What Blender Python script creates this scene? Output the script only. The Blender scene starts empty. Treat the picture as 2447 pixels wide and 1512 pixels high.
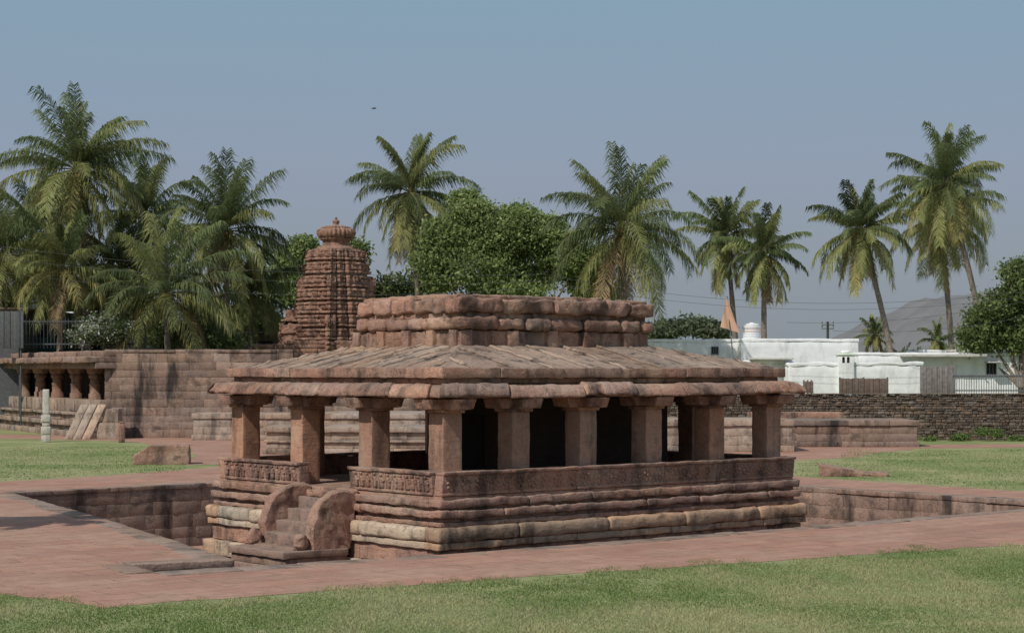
import bpy, bmesh, math, random
import numpy as np
from mathutils import Vector, noise, Matrix
R=random.Random(7)
F=4400.0; HZ=885.0; CH=3.4; CX=1223.5
def PX(px,Y): return (px-CX)*Y/F
def PZ(py,Y): return CH-(py-HZ)*Y/F
def G(px,py):
    Y=F*CH/(py-HZ); return (PX(px,Y),Y)
SC=bpy.context.scene
COL=SC.collection
# ------------------------------------------------------------------ mesh builder
class MB:
    def __init__(s): s.V=[];s.Fc=[];s.T=[]
    def rbox(s,x0,x1,y0,y1,z0,z1,res=.2,r=.03,amp=.012,freq=3.,tint=(1,1,1),fn=None,cap=40):
        def ax(a,b):
            L=b-a; rr=min(r,L*.45); n=max(1,min(cap,int(round((L-2*rr)/res))))
            return [a]+[a+rr+(L-2*rr)*i/n for i in range(n+1)]+[b], rr
        xs,rx=ax(x0,x1);ys,ry=ax(y0,y1);zs,rz=ax(z0,z1)
        rr=min(rx,ry,rz); nx,ny,nz=len(xs),len(ys),len(zs); idx={}
        sd=R.random()*50
        def vi(i,j,k):
            key=(i,j,k)
            if key in idx: return idx[key]
            p=Vector((xs[i],ys[j],zs[k]))
            q=Vector((min(max(p.x,x0+rr),x1-rr),min(max(p.y,y0+rr),y1-rr),min(max(p.z,z0+rr),z1-rr)))
            d=p-q
            if d.length>1e-6: p=q+d.normalized()*rr
            if amp>0:
                p=p+noise.noise_vector(p*freq+Vector((sd,0,sd)))*amp+noise.noise_vector(p*freq*3.3)*amp*.5
            if fn: p=Vector(fn(p))
            s.V.append(tuple(p)); idx[key]=len(s.V)-1; return idx[key]
        def q4(a,b,c,d): s.Fc.append((a,b,c,d)); s.T.append(tint)
        for i in range(nx-1):
            for j in range(ny-1):
                q4(vi(i,j,0),vi(i,j+1,0),vi(i+1,j+1,0),vi(i+1,j,0))
                q4(vi(i,j,nz-1),vi(i+1,j,nz-1),vi(i+1,j+1,nz-1),vi(i,j+1,nz-1))
        for i in range(nx-1):
            for k in range(nz-1):
                q4(vi(i,0,k),vi(i+1,0,k),vi(i+1,0,k+1),vi(i,0,k+1))
                q4(vi(i,ny-1,k),vi(i,ny-1,k+1),vi(i+1,ny-1,k+1),vi(i+1,ny-1,k))
        for j in range(ny-1):
            for k in range(nz-1):
                q4(vi(0,j,k),vi(0,j,k+1),vi(0,j+1,k+1),vi(0,j+1,k))
                q4(vi(nx-1,j,k),vi(nx-1,j+1,k),vi(nx-1,j+1,k+1),vi(nx-1,j,k+1))
    def grid(s,pts,tint=(1,1,1),close=False):
        b=len(s.V);n=len(pts);m=len(pts[0])
        for row in pts:
            for p in row: s.V.append(tuple(p))
        for i in range(n-1):
            for j in range(m if close else m-1):
                j2=(j+1)%m
                s.Fc.append((b+i*m+j,b+i*m+j2,b+(i+1)*m+j2,b+(i+1)*m+j)); s.T.append(tint if not callable(tint) else tint(i,j))
    def tube(s,pts,rad,n=8,tint=(1,1,1),capends=True):
        rows=[]
        for i,p in enumerate(pts):
            p=Vector(p); a=Vector(pts[max(0,i-1)]);c=Vector(pts[min(len(pts)-1,i+1)])
            d=(c-a).normalized(); up=Vector((0,0,1)) if abs(d.z)<.9 else Vector((1,0,0))
            sx=d.cross(up).normalized(); sy=sx.cross(d)
            rr=rad[i] if hasattr(rad,'__len__') else rad
            rows.append([p+(sx*math.cos(t)+sy*math.sin(t))*rr for t in [2*math.pi*k/n for k in range(n)]])
        b=len(s.V)
        s.grid(rows,tint,True)
        if capends:
            s.Fc.append(tuple(range(b,b+n))); s.T.append(tint)
            e=b+(len(pts)-1)*n; s.Fc.append(tuple(range(e+n-1,e-1,-1))); s.T.append(tint)
    def ball(s,c,r,tint=(1,1,1),nu=14,nv=9,sc=(1,1,1)):
        rows=[]
        for i in range(nv+1):
            t=math.pi*i/nv+1e-4
            rows.append([(c[0]+r*sc[0]*math.sin(t)*math.cos(2*math.pi*j/nu),c[1]+r*sc[1]*math.sin(t)*math.sin(2*math.pi*j/nu),c[2]-r*sc[2]*math.cos(t)) for j in range(nu)])
        s.grid(rows,tint,True)
def finish(ob,parent,label,cat,kind,group):
    COL.objects.link(ob)
    if parent: ob.parent=parent
    if label: ob["label"]=label
    if cat: ob["category"]=cat
    if kind: ob["kind"]=kind
    if group: ob["group"]=group
    return ob
def mk(name,mb,mat,parent=None,loc=(0,0,0),rotz=0,label=None,cat=None,kind=None,group=None,smooth=True,T=None):
    me=bpy.data.meshes.new(name)
    if isinstance(mb,MB): V,Fc,Tn=mb.V,mb.Fc,np.array(mb.T,dtype=np.float32).reshape(-1,3)
    else: V,Fc,Tn=mb
    me.from_pydata(V,[],Fc)
    ca=me.color_attributes.new("tint",'FLOAT_COLOR','CORNER')
    tot=np.empty(len(me.polygons),dtype=np.int32); me.polygons.foreach_get('loop_total',tot)
    c=np.ones((len(me.loops),4),dtype=np.float32); c[:,:3]=np.repeat(np.asarray(Tn,dtype=np.float32),tot,axis=0)
    ca.data.foreach_set('color',c.ravel())
    if smooth: me.polygons.foreach_set('use_smooth',[True]*len(me.polygons))
    me.materials.append(mat); me.update()
    ob=bpy.data.objects.new(name,me); ob.location=loc; ob.rotation_euler[2]=rotz
    return finish(ob,parent,label,cat,kind,group)
def empty(name,loc,rotz=0,label=None,cat=None,group=None,parent=None):
    ob=bpy.data.objects.new(name,None); ob.location=loc; ob.rotation_euler[2]=rotz; ob.empty_display_size=.3
    return finish(ob,parent,label,cat,None,group)
def rt(a=.12,warm=.05):
    v=1+R.uniform(-a,a); w=R.uniform(-warm,warm); return (v*(1+w),v,v*(1-w))
# ------------------------------------------------------------------ materials
class NT:
    def __init__(s,name):
        m=bpy.data.materials.new(name); m.use_nodes=True; s.m=m; s.t=m.node_tree; s.n=s.t.nodes; s.l=s.t.links
        s.b=s.n['Principled BSDF']; s.b.inputs['Roughness'].default_value=.92; s.b.inputs['Specular IOR Level'].default_value=.1
        s.tc=s.n.new('ShaderNodeTexCoord')
    def map(s,scale=(1,1,1),rot=0):
        mp=s.n.new('ShaderNodeMapping'); mp.inputs['Scale'].default_value=scale; mp.inputs['Rotation'].default_value=(0,0,rot)
        s.l.new(s.tc.outputs['Object'],mp.inputs['Vector']); return mp.outputs[0]
    def noise(s,scale,detail=5,vec=None,rough=.6):
        n=s.n.new('ShaderNodeTexNoise'); n.inputs['Scale'].default_value=scale; n.inputs['Detail'].default_value=detail; n.inputs['Roughness'].default_value=rough
        s.l.new(vec if vec else s.tc.outputs['Object'],n.inputs['Vector']); return n.outputs['Fac']
    def ramp(s,inp,stops):
        r=s.n.new('ShaderNodeValToRGB'); s.l.new(inp,r.inputs[0]); e=r.color_ramp.elements
        while len(e)<len(stops): e.new(.5)
        for k,(p,c) in enumerate(stops):
            e[k].position=p; e[k].color=(c,c,c,1) if not hasattr(c,'__len__') else (*c,1)
        return r.outputs[0]
    def mix(s,fac,a,b,mode='MIX'):
        m=s.n.new('ShaderNodeMix'); m.data_type='RGBA'; m.blend_type=mode
        for i,x in ((0,fac),(6,a),(7,b)):
            if isinstance(x,bpy.types.NodeSocket): s.l.new(x,m.inputs[i])
            elif i==0: m.inputs[0].default_value=x
            else: m.inputs[i].default_value=(*x,1)
        return m.outputs[2]
    def tint(s,c,f=1.):
        a=s.n.new('ShaderNodeAttribute'); a.attribute_name='tint'; return s.mix(f,c,a.outputs['Color'],'MULTIPLY')
    def bump(s,h,strength=.5,dist=.03,prev=None):
        b=s.n.new('ShaderNodeBump'); b.inputs['Strength'].default_value=strength; b.inputs['Distance'].default_value=dist
        s.l.new(h,b.inputs['Height'])
        if prev: s.l.new(prev,b.inputs['Normal'])
        return b.outputs[0]
    def out(s,c,nrm=None):
        s.l.new(c,s.b.inputs['Base Color'])
        if nrm: s.l.new(nrm,s.b.inputs['Normal'])
        return s.m
def stone(name,c1,c2,c3,stain=.45,sc=1.,streak=.5,bstr=.7,bdist=.03,top=.35,topc=(.30,.235,.185)):
    k=NT(name)
    a=k.noise(1.1*sc,4); b=k.noise(5*sc,6,rough=.72)
    e=k.noise(2.2*sc,5,vec=k.map((1,1,7)),rough=.7)
    c=k.noise(30*sc,3,rough=.75)
    col=k.ramp(a,[(.36,c1),(.5,c2),(.62,c3)])
    col=k.mix(k.ramp(b,[(.38,0),(.66,.75)]),col,tuple(x*.64 for x in c2))
    col=k.mix(k.ramp(e,[(.5,0),(.72,.45)]),col,tuple(x*.62 for x in c1))
    col=k.mix(k.ramp(c,[(.35,.0),(.72,.6)]),col,tuple(min(1,x*1.45) for x in c3))
    du=k.noise(.8*sc,6,rough=.7)
    col=k.mix(k.ramp(du,[(.5,0),(.62,.45)]),col,(c3[0]*.98,c3[1]*1.06,c3[2]*1.1))
    st=k.noise(1.6*sc,5,vec=k.map((1,1,.2)),rough=.65)
    col=k.mix(k.ramp(st,[(.52,0),(.64,streak)]),col,(.045,.038,.036))
    d=k.noise(2.1*sc,7,rough=.7)
    col=k.mix(k.ramp(d,[(.52,0),(.62,stain)]),col,(.06,.05,.046))
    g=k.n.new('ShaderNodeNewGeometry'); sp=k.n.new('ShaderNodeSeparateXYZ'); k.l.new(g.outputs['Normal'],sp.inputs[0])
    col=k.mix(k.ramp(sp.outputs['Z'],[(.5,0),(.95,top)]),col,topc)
    col=k.tint(col)
    n=k.bump(c,bstr,bdist*.5); n=k.bump(b,bstr,bdist*1.3,n); n=k.bump(e,bstr*.7,bdist,n)
    return k.out(col,n)
red=(.335,.172,.13); pur=(.265,.15,.13); tan=(.43,.285,.21)
M_stone=stone('sandstone',pur,red,tan,.6,1.,.6,.9,.04,.4)
M_col=stone('sandstone_column',(.33,.172,.122),(.41,.215,.15),(.43,.28,.20),.35,1.3,.4,.7,.025)
M_roof=stone('sandstone_roof',(.25,.178,.142),(.34,.235,.178),(.41,.30,.225),.85,1.1,.3,.9,.035,.1)
M_pale=stone('sandstone_pale',(.40,.30,.225),(.48,.37,.275),(.55,.44,.335),.6,1.,.55,.6,.03,.2)
M_wall=stone('sandstone_wall',(.165,.115,.098),(.225,.15,.125),(.32,.23,.18),.6,.6,.95,.5,.03)
M_tower=stone('sandstone_tower',(.27,.14,.105),(.33,.18,.13),(.40,.24,.175),.6,1.2,.6,1.,.05,.3)
M_rub=stone('rubble_stone',(.095,.07,.056),(.135,.10,.078),(.215,.17,.135),.5,2.,.3,1.,.04)
M_step=stone('dark_step_stone',(.19,.125,.105),(.25,.165,.135),(.32,.22,.17),.5,1.5,.3,.8,.02)
M_shade=stone('shaded_stone',(.04,.03,.027),(.05,.036,.03),(.065,.045,.038),.5,1.5,.3,.5,.02,.1,(.06,.05,.04))  # interior shade put into the colour: near-black stone for inner walls
M_post=stone('pale_post_stone',(.5,.45,.38),(.55,.5,.44),(.6,.56,.5),.2,2,.2)
M_pale2=stone('platform_stone',(.28,.20,.16),(.36,.27,.21),(.44,.34,.27),.5,1.,.6,.6,.03,.3)
def paving():
    k=NT('red_paving'); mp=k.map((1,1,1),math.radians(-39))
    nz=k.n.new('ShaderNodeTexNoise'); nz.inputs['Scale'].default_value=1.2; k.l.new(k.tc.outputs['Object'],nz.inputs['Vector'])
    vm=k.n.new('ShaderNodeVectorMath'); vm.operation='MULTIPLY_ADD'; vm.inputs[1].default_value=(.3,.3,0); k.l.new(nz.outputs['Color'],vm.inputs[0]); k.l.new(mp,vm.inputs[2])
    br=k.n.new('ShaderNodeTexBrick'); k.l.new(vm.outputs[0],br.inputs['Vector'])
    br.inputs['Scale'].default_value=1; br.inputs['Brick Width'].default_value=1.55; br.inputs['Row Height'].default_value=.66
    br.offset=.37; br.squash=1.4; br.squash_frequency=3
    br.inputs['Mortar Size'].default_value=.016; br.inputs['Mortar Smooth'].default_value=.8; br.inputs['Bias'].default_value=0
    br.inputs['Color1'].default_value=(.42,.225,.165,1); br.inputs['Color2'].default_value=(.30,.16,.12,1); br.inputs['Mortar'].default_value=(.20,.12,.09,1)
    a=k.noise(.3,6,rough=.65); b=k.noise(3,6,rough=.7); c=k.noise(30,3)
    a2=k.noise(1.1,6,rough=.7)
    col=k.mix(k.ramp(a,[(.42,0),(.60,.6)]),br.outputs['Color'],(.43,.29,.215))
    col=k.mix(k.ramp(a2,[(.5,0),(.64,.6)]),col,(.33,.15,.105))
    col=k.mix(k.ramp(b,[(.42,0),(.68,.6)]),col,(.225,.135,.105))
    col=k.mix(k.ramp(c,[(.4,0),(.75,.5)]),col,(.48,.32,.24))
    g=k.noise(.7,8,rough=.75)
    col=k.mix(k.ramp(g,[(.56,0),(.66,.5)]),col,(.22,.18,.10))
    n=k.bump(b,.5,.03); n=k.bump(br.outputs['Fac'],.7,-.03,n)
    return k.out(col,n)
M_pave=paving()
def grassm():
    k=NT('grass_ground')
    a=k.noise(.22,7,rough=.7); b=k.noise(1.5,6,rough=.7); c=k.noise(14,4,vec=k.map((1,.6,1)),rough=.8); d=k.noise(60,2)
    col=k.ramp(a,[(.36,(.165,.225,.08)),(.48,(.235,.27,.11)),(.56,(.38,.36,.19)),(.7,(.26,.285,.13))])
    col=k.mix(k.ramp(b,[(.45,0),(.68,.6)]),col,(.13,.19,.06))
    col=k.mix(k.ramp(c,[(.42,0),(.7,.75)]),col,(.41,.39,.21))
    col=k.mix(k.ramp(d,[(.45,0),(.7,.5)]),col,(.12,.165,.052))
    return k.out(col,k.bump(c,.8,.06))
M_grass=grassm()
def simple(name,c,var=.25,sc=3,rough=.85,bs=.3,tr=0,stain=None,plain=False):
    k=NT(name); k.b.inputs['Roughness'].default_value=rough
    if plain:
        a=k.n.new('ShaderNodeAttribute'); a.attribute_name='tint'; col=a.outputs['Color']; k.l.new(col,k.b.inputs['Base Color'])
    else:
        a=k.noise(sc,5)
        col=k.ramp(a,[(.3,tuple(x*(1-var) for x in c)),(.7,tuple(min(1,x*(1+var)) for x in c))])
        if stain:
            st=k.noise(1.2,6,vec=k.map((1,1,.3)),rough=.7); col=k.mix(k.ramp(st,[(.5,0),(.72,stain)]),col,(.2,.19,.17))
        col=k.tint(col)
        k.out(col,k.bump(a,bs,.05))
    if tr:
        t=k.n.new('ShaderNodeBsdfTranslucent'); k.l.new(col,t.inputs['Color'])
        mx=k.n.new('ShaderNodeMixShader'); mx.inputs[0].default_value=tr
        k.l.new(k.b.outputs[0],mx.inputs[1]); k.l.new(t.outputs[0],mx.inputs[2])
        k.l.new(mx.outputs[0],k.n['Material Output'].inputs['Surface'])
    return k.m
M_leaf=simple('leaf',(1,1,1),.15,.8,.6,0,.4,plain=True)
M_blade=simple('grass_blade',(1,1,1),.15,.8,.7,0,.35,plain=True)
M_bark=simple('bark',(.2,.165,.135),.35,6,.95,.6)
M_white=simple('whitewash',(.78,.79,.78),.07,2,.9,.7,0,.4)
M_roofconc=simple('concrete_roof',(.5,.48,.44),.2,3,.9,.4,0,.4)
M_dark=simple('dark_opening',(.03,.03,.032),.2,3)
M_metal=simple('grey_metal',(.17,.175,.18),.2,5,.5)
M_metald=simple('dark_grey_metal',(.10,.105,.11),.2,5,.6)
M_gate=simple('corrugated_metal',(.22,.2,.19),.3,5,.6)
M_rust=simple('brown_metal_panel',(.16,.12,.10),.3,5,.8)
M_orange=simple('orange_cloth',(.75,.46,.32),.08,3,.8,.1,.3)
M_plastic=simple('white_plastic',(.75,.76,.78),.05,3,.4,.0)
M_teal=simple('teal_sheet',(.06,.12,.11),.2,2,.6)
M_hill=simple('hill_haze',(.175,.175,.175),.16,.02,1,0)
M_wire=simple('cable',(.10,.10,.10),.1,3)
# ------------------------------------------------------------------ temple frame
A0=math.radians(40.2); C0=Vector((-1.379,36,0)); U=Vector((math.cos(A0),math.sin(A0),0)); W=Vector((-math.sin(A0),math.cos(A0),0))
def UV(u,v): p=C0+U*u+W*v; return (p.x,p.y)
LU,LV=10.33,8.27; PIT=-1.85
pit=[UV(.2,19.7),UV(-2.45,8.5),G(555,1338),G(305,1350),G(366,1369),G(1040,1326),G(1750,1272),UV(19.1,-2.1),UV(18.8,20.3)]
# ------------------------------------------------------------------ ground with hole
def fill(name,outer,hole,z,mat,**kw):
    bm=bmesh.new(); es=[]
    for loop in [outer]+([hole] if hole else []):
        vs=[bm.verts.new((x,y,z)) for x,y in loop]
        for i in range(len(vs)): es.append(bm.edges.new((vs[i],vs[(i+1)%len(vs)])))
    bmesh.ops.triangle_fill(bm,use_beauty=True,use_dissolve=False,edges=es)
    for f in bm.faces:
        f.normal_update()
        if f.normal.z<0: f.normal_flip()
    V=[tuple(v.co) for v in bm.verts]; bm.verts.index_update()
    Fc=[tuple(v.index for v in f.verts) for f in bm.faces]; bm.free()
    return mk(name,(V,Fc,np.ones((len(Fc),3))),mat,smooth=False,**kw)
fill('ground',[(-3000,-200),(3000,-200),(3000,4500),(-3000,4500)],pit,0,M_grass,kind='structure')
def densify(pts,step=1.0,amp=.12):
    out=[]
    for i in range(len(pts)):
        a=Vector((*pts[i],0)); b=Vector((*pts[(i+1)%len(pts)],0)); L=(b-a).length; n=max(1,int(L/step))
        if L>60: n=1
        for k in range(n):
            p=a.lerp(b,k/n); q=noise.noise_vector(p*.9)*amp+noise.noise_vector(p*.2)*amp+noise.noise_vector(p*3)*amp*.4; out.append((p.x+q.x,p.y+q.y))
    return out
outer=[G(*p) for p in [(-500,1392),(0,1416),(230,1450),(1280,1376),(2447,1302),(3000,1264),(3000,1212),(2447,1174),(1890,1138),(1215,1097),(900,1103),(520,1115),(300,1133),(0,1151),(-500,1175)]]
fill('paved_walkway',densify(outer,.3,.18),pit,.005,M_pave,kind='structure')
fp=[G(*p) for p in [(-300,1030),(300,1044),(560,1048),(1890,1060),(2200,1062),(2900,1058),(2900,1063),(2200,1071),(2010,1093),(1890,1103),(1215,1092),(560,1109),(455,1112),(450,1072),(300,1054),(-300,1040)]]
fill('paved_path',densify(fp,.8,.4),None,.004,M_pave,kind='structure')
fill('sunken_court_floor',[(p[0]*1.0,p[1]) for p in pit],None,PIT,M_pave,kind='structure')
def blockwall(mb,p,q,z0,z1,rowh,blen,thick=.35,side=1,amp=.012,res=.4,r=.012,tv=.16,coping=None,cthick=.5,warm=.05,cop_h=.16,jo=.008):
    p=Vector((p[0],p[1],0));q=Vector((q[0],q[1],0)); d=(q-p); L=d.length; d.normalize(); n=Vector((-d.y,d.x,0))*side
    fn=lambda c:(p+d*c.x+n*c.y+Vector((0,0,c.z)))
    rows=max(1,int(round((z1-z0)/rowh))); hs=[rowh*R.uniform(.8,1.2) for _ in range(rows)]; tot=sum(hs); z=z0
    for i in range(rows):
        h=hs[i]*(z1-z0)/tot
        x=0; first=R.uniform(.4,1)
        while x<L-.01:
            l=blen*R.uniform(.55,1.5)*first; first=1
            e=min(L,x+l)
            if L-e<blen*.3: e=L
            o=R.uniform(-jo,jo)
            mb.rbox(x,e-.003,0+o,thick,z,z+h-.003,res=res,r=r,amp=amp,freq=2.,tint=rt(tv,warm),fn=fn,cap=8)
            x=e
        z+=h
    if coping is not None:
        x=0
        while x<L-.01:
            e=min(L,x+blen*R.uniform(1,1.8))
            if L-e<blen*.4: e=L
            mb.rbox(x,e-.004,-.03+R.uniform(-.02,.02),cthick+R.uniform(-.08,.08),z1+.002,z1+cop_h+R.uniform(-.008,.008),res=.25,r=.015,amp=.016,freq=2.5,tint=rt(tv),fn=fn,cap=8); x=e
n=len(pit)
area=sum(pit[i][0]*pit[(i+1)%n][1]-pit[(i+1)%n][0]*pit[i][1] for i in range(n))
sd=-1 if area>0 else 1
mb=MB()
for i in range(n):
    blockwall(mb,pit[i],pit[(i+1)%n],PIT-.02,-.12,.36,1.1,.4,side=sd,coping=1,cthick=.5,cop_h=.133,tv=.10,r=.006,jo=.005)
mk('retaining_wall',mb,M_wall,kind='structure')
# ------------------------------------------------------------------ main temple
T=empty('stone_temple',tuple(C0),A0,'weathered red sandstone pillared temple standing in a sunken court','temple')
def chain(mb,o,t,z0,z1,lmin,lmax,r=.03,amp=.015,res=.12,rect=None,tv=.14,jit=.012,faces=(0,1,2,3),freq=3.,tintf=None,zj=0,gap=.003):
    a0,a1,b0,b1=rect if rect else (0,LU,0,LV)
    for s in faces:
        if s<2: x0,x1=a0-o,a1+o
        else: x0,x1=b0-o+t,b1+o-t
        x=x0
        while x<x1-.01:
            e=min(x1,x+R.uniform(lmin,lmax))
            if x1-e<lmin*.6: e=x1
            j=R.uniform(-jit,jit); zz=R.uniform(-zj,zj)
            if s==0: bx=(x,e-gap,b0-o+j,b0-o+t)
            elif s==1: bx=(x,e-gap,b1+o-t,b1+o+j)
            elif s==2: bx=(a0-o+j,a0-o+t,x,e-gap)
            else: bx=(a1+o-t,a1+o+j,x,e-gap)
            tt=rt(tv) if not tintf else tintf(s)
            mb.rbox(bx[0],bx[1],bx[2],bx[3],z0,z1+zz,res=res,r=r,amp=amp,freq=freq,tint=tt)
            x=e
mb=MB()
mb.rbox(.0,LU,.0,LV,PIT,.93,res=1.2,r=.02,amp=0)
chain(mb,-.03,.3,.872,.932,.9,2.6,r=.01,amp=.01)
chain(mb,.13,.4,.71,.87,1.3,3.0,r=.03,amp=.03,res=.09)
chain(mb,.01,.3,.655,.707,.9,2.2,r=.01,amp=.02)
chain(mb,.15,.4,.50,.652,1.2,3.0,r=.035,amp=.032,res=.09)
chain(mb,.02,.4,.425,.497,.9,2.2,r=.01,amp=.02)
chain(mb,.10,.4,.33,.422,.9,2.2,r=.018,amp=.025)
chain(mb,.13,.4,-.45,-.11,1.,1.9,r=.015,amp=.018)
chain(mb,.22,.5,-1.84,-.81,.8,1.8,r=.03,amp=.02)
mk('plinth',mb,M_stone,T)
mb=MB()
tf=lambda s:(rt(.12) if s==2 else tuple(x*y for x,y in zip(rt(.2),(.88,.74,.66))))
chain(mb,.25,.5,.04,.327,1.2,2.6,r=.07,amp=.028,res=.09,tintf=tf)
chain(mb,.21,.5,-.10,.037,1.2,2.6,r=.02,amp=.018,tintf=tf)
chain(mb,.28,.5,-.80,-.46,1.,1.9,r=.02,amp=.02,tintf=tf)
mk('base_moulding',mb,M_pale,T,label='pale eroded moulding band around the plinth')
def rail(face,x0,x1,nm_relief):
    mb=MB(); x=x0
    z0,z1=.935,1.412
    while x<x1-.01:
        e=min(x1,x+R.uniform(1.5,2.6))
        if x1-e<.7: e=x1
        def fn(p,face=face):
            k=(p.z-z0)/(z1-z0)*.07
            if face==0: return (p.x,p.y-k,p.z)
            if face==1: return (p.x,p.y+k,p.z)
            if face==2: return (p.x-k,p.y,p.z)
            return (p.x+k,p.y,p.z)
        t=rt(.12); th=.26
        def bx(a,b,o0,o1,za,zb,**kw):
            if face==0: mb.rbox(a,b,-o1,-o0,za,zb,fn=fn,tint=t,**kw)
            elif face==1: mb.rbox(a,b,LV+o0,LV+o1,za,zb,fn=fn,tint=t,**kw)
            elif face==2: mb.rbox(-o1,-o0,a,b,za,zb,fn=fn,tint=t,**kw)
            else: mb.rbox(LU+o0,LU+o1,a,b,za,zb,fn=fn,tint=t,**kw)
        bx(x,e-.004,-th,.0,z0,z1-.07,res=.12,r=.012,amp=.014)
        bx(x,e-.004,-th-.01,.035,z1-.068,z1,res=.12,r=.012,amp=.016)
        bx(x,e-.004,-.05,.025,z0+.002,z0+.06,res=.2,r=.01,amp=.008)
        y=x+.12
        while y<e-.15:
            if nm_relief:
                bx(y,y+.09,-.05,.045,z0+.08,z1-.16,res=.04,r=.03,amp=.02)
                bx(y+.015,y+.075,-.05,.055,z1-.165,z1-.09,res=.04,r=.03,amp=.01)
                bx(y-.03,y+.04,-.05,.03,z0+.2,z0+.26,res=.04,r=.02,amp=.02)
                bx(y+.125,y+.155,-.05,.022,z0+.07,z1-.09,res=.1,r=.01,amp=.008)
                y+=.21+R.uniform(-.03,.04)
            else:
                rr=.11; cz=(z0+z1)/2-.01
                for q in range(7):
                    an=q/7*6.28+y; bx(y+.12+rr*math.cos(an)-.03,y+.12+rr*math.cos(an)+.03,-.05,.028,cz+rr*math.sin(an)-.03,cz+rr*math.sin(an)+.03,res=.05,r=.02,amp=.012)
                bx(y+.09,y+.15,-.05,.028,cz-.03,cz+.03,res=.05,r=.02,amp=.01)
                y+=.36
        x=e
    return mb
mk('railing',rail(0,0,LU,False),M_stone,T,label='long carved stone seat-back railing with faded scroll relief')
mk('railing',rail(1,0,LU,False),M_stone,T)
mk('railing',rail(3,.27,LV-.27,False),M_stone,T)
mk('railing',rail(2,.27,3.07,True),M_stone,T,label='railing panel carved with pilasters and small figures')
mk('railing',rail(2,4.94,LV-.27,True),M_stone,T,label='railing panel carved with pilasters and small figures')
def column(u,v,wd=.235,zc0=.93,zc1=2.56):
    mb=MB(); t=rt(.16,.07); sd=R.random()*9
    def fn(p):
        k=1+.04*noise.noise(Vector((p.z*1.5,sd,0)))
        return (u+p.x*k,v+p.y*k,p.z)
    mb.rbox(-wd,wd,-wd,wd,zc0,zc1,res=.08,r=.012,amp=.012,fn=fn,tint=t)
    c=mk('column',mb,M_col,T)
    mb=MB(); t=rt(.15,.06)
    g=lambda p:(u+p.x*(1+(p.z-zc1)*.4),v+p.y*(1+(p.z-zc1)*.4),p.z)
    mb.rbox(-.28,.28,-.28,.28,zc1+.002,zc1+.07,res=.1,r=.01,amp=.012,fn=g,tint=t)
    h=lambda p:(u+p.x*(1+(p.z-zc1-.3)*.6 if abs(p.x)>.3 else 1),v+p.y*(1+(p.z-zc1-.3)*.6 if abs(p.y)>.3 else 1),p.z)
    mb.rbox(-.62,.62,-.25,.25,zc1+.074,zc1+.28,res=.09,r=.01,amp=.015,fn=h,tint=t)
    mb.rbox(-.252,.252,-.62,.62,zc1+.071,zc1+.277,res=.09,r=.01,amp=.015,fn=h,tint=t)
    k=mk('capital',mb,M_stone,T); k.parent=c
    return c
us=[.435,2.22,4.08,6.02,8.0,9.9]; vs=[.435,2.83,5.40,7.83]
for u in us:
    column(u,.435); column(u,LV-.435)
for v in vs[1:3]:
    column(.435,v); column(LU-.435,v)
for v in (2.83,5.40): column(2.3,v)
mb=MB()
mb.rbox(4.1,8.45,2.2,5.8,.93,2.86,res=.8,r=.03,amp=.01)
mk('sanctum_wall',mb,M_shade,T)
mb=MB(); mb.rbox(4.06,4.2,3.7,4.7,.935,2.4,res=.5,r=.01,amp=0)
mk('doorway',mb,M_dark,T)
mb=MB()
chain(mb,-.2,.45,2.845,3.10,1.8,2.4,r=.02,amp=.01,tv=.1)
mb.rbox(.3,LU-.3,.3,LV-.3,2.9,3.16,res=1.5,r=.02,amp=0)
mk('beam',mb,M_stone,T)
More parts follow.
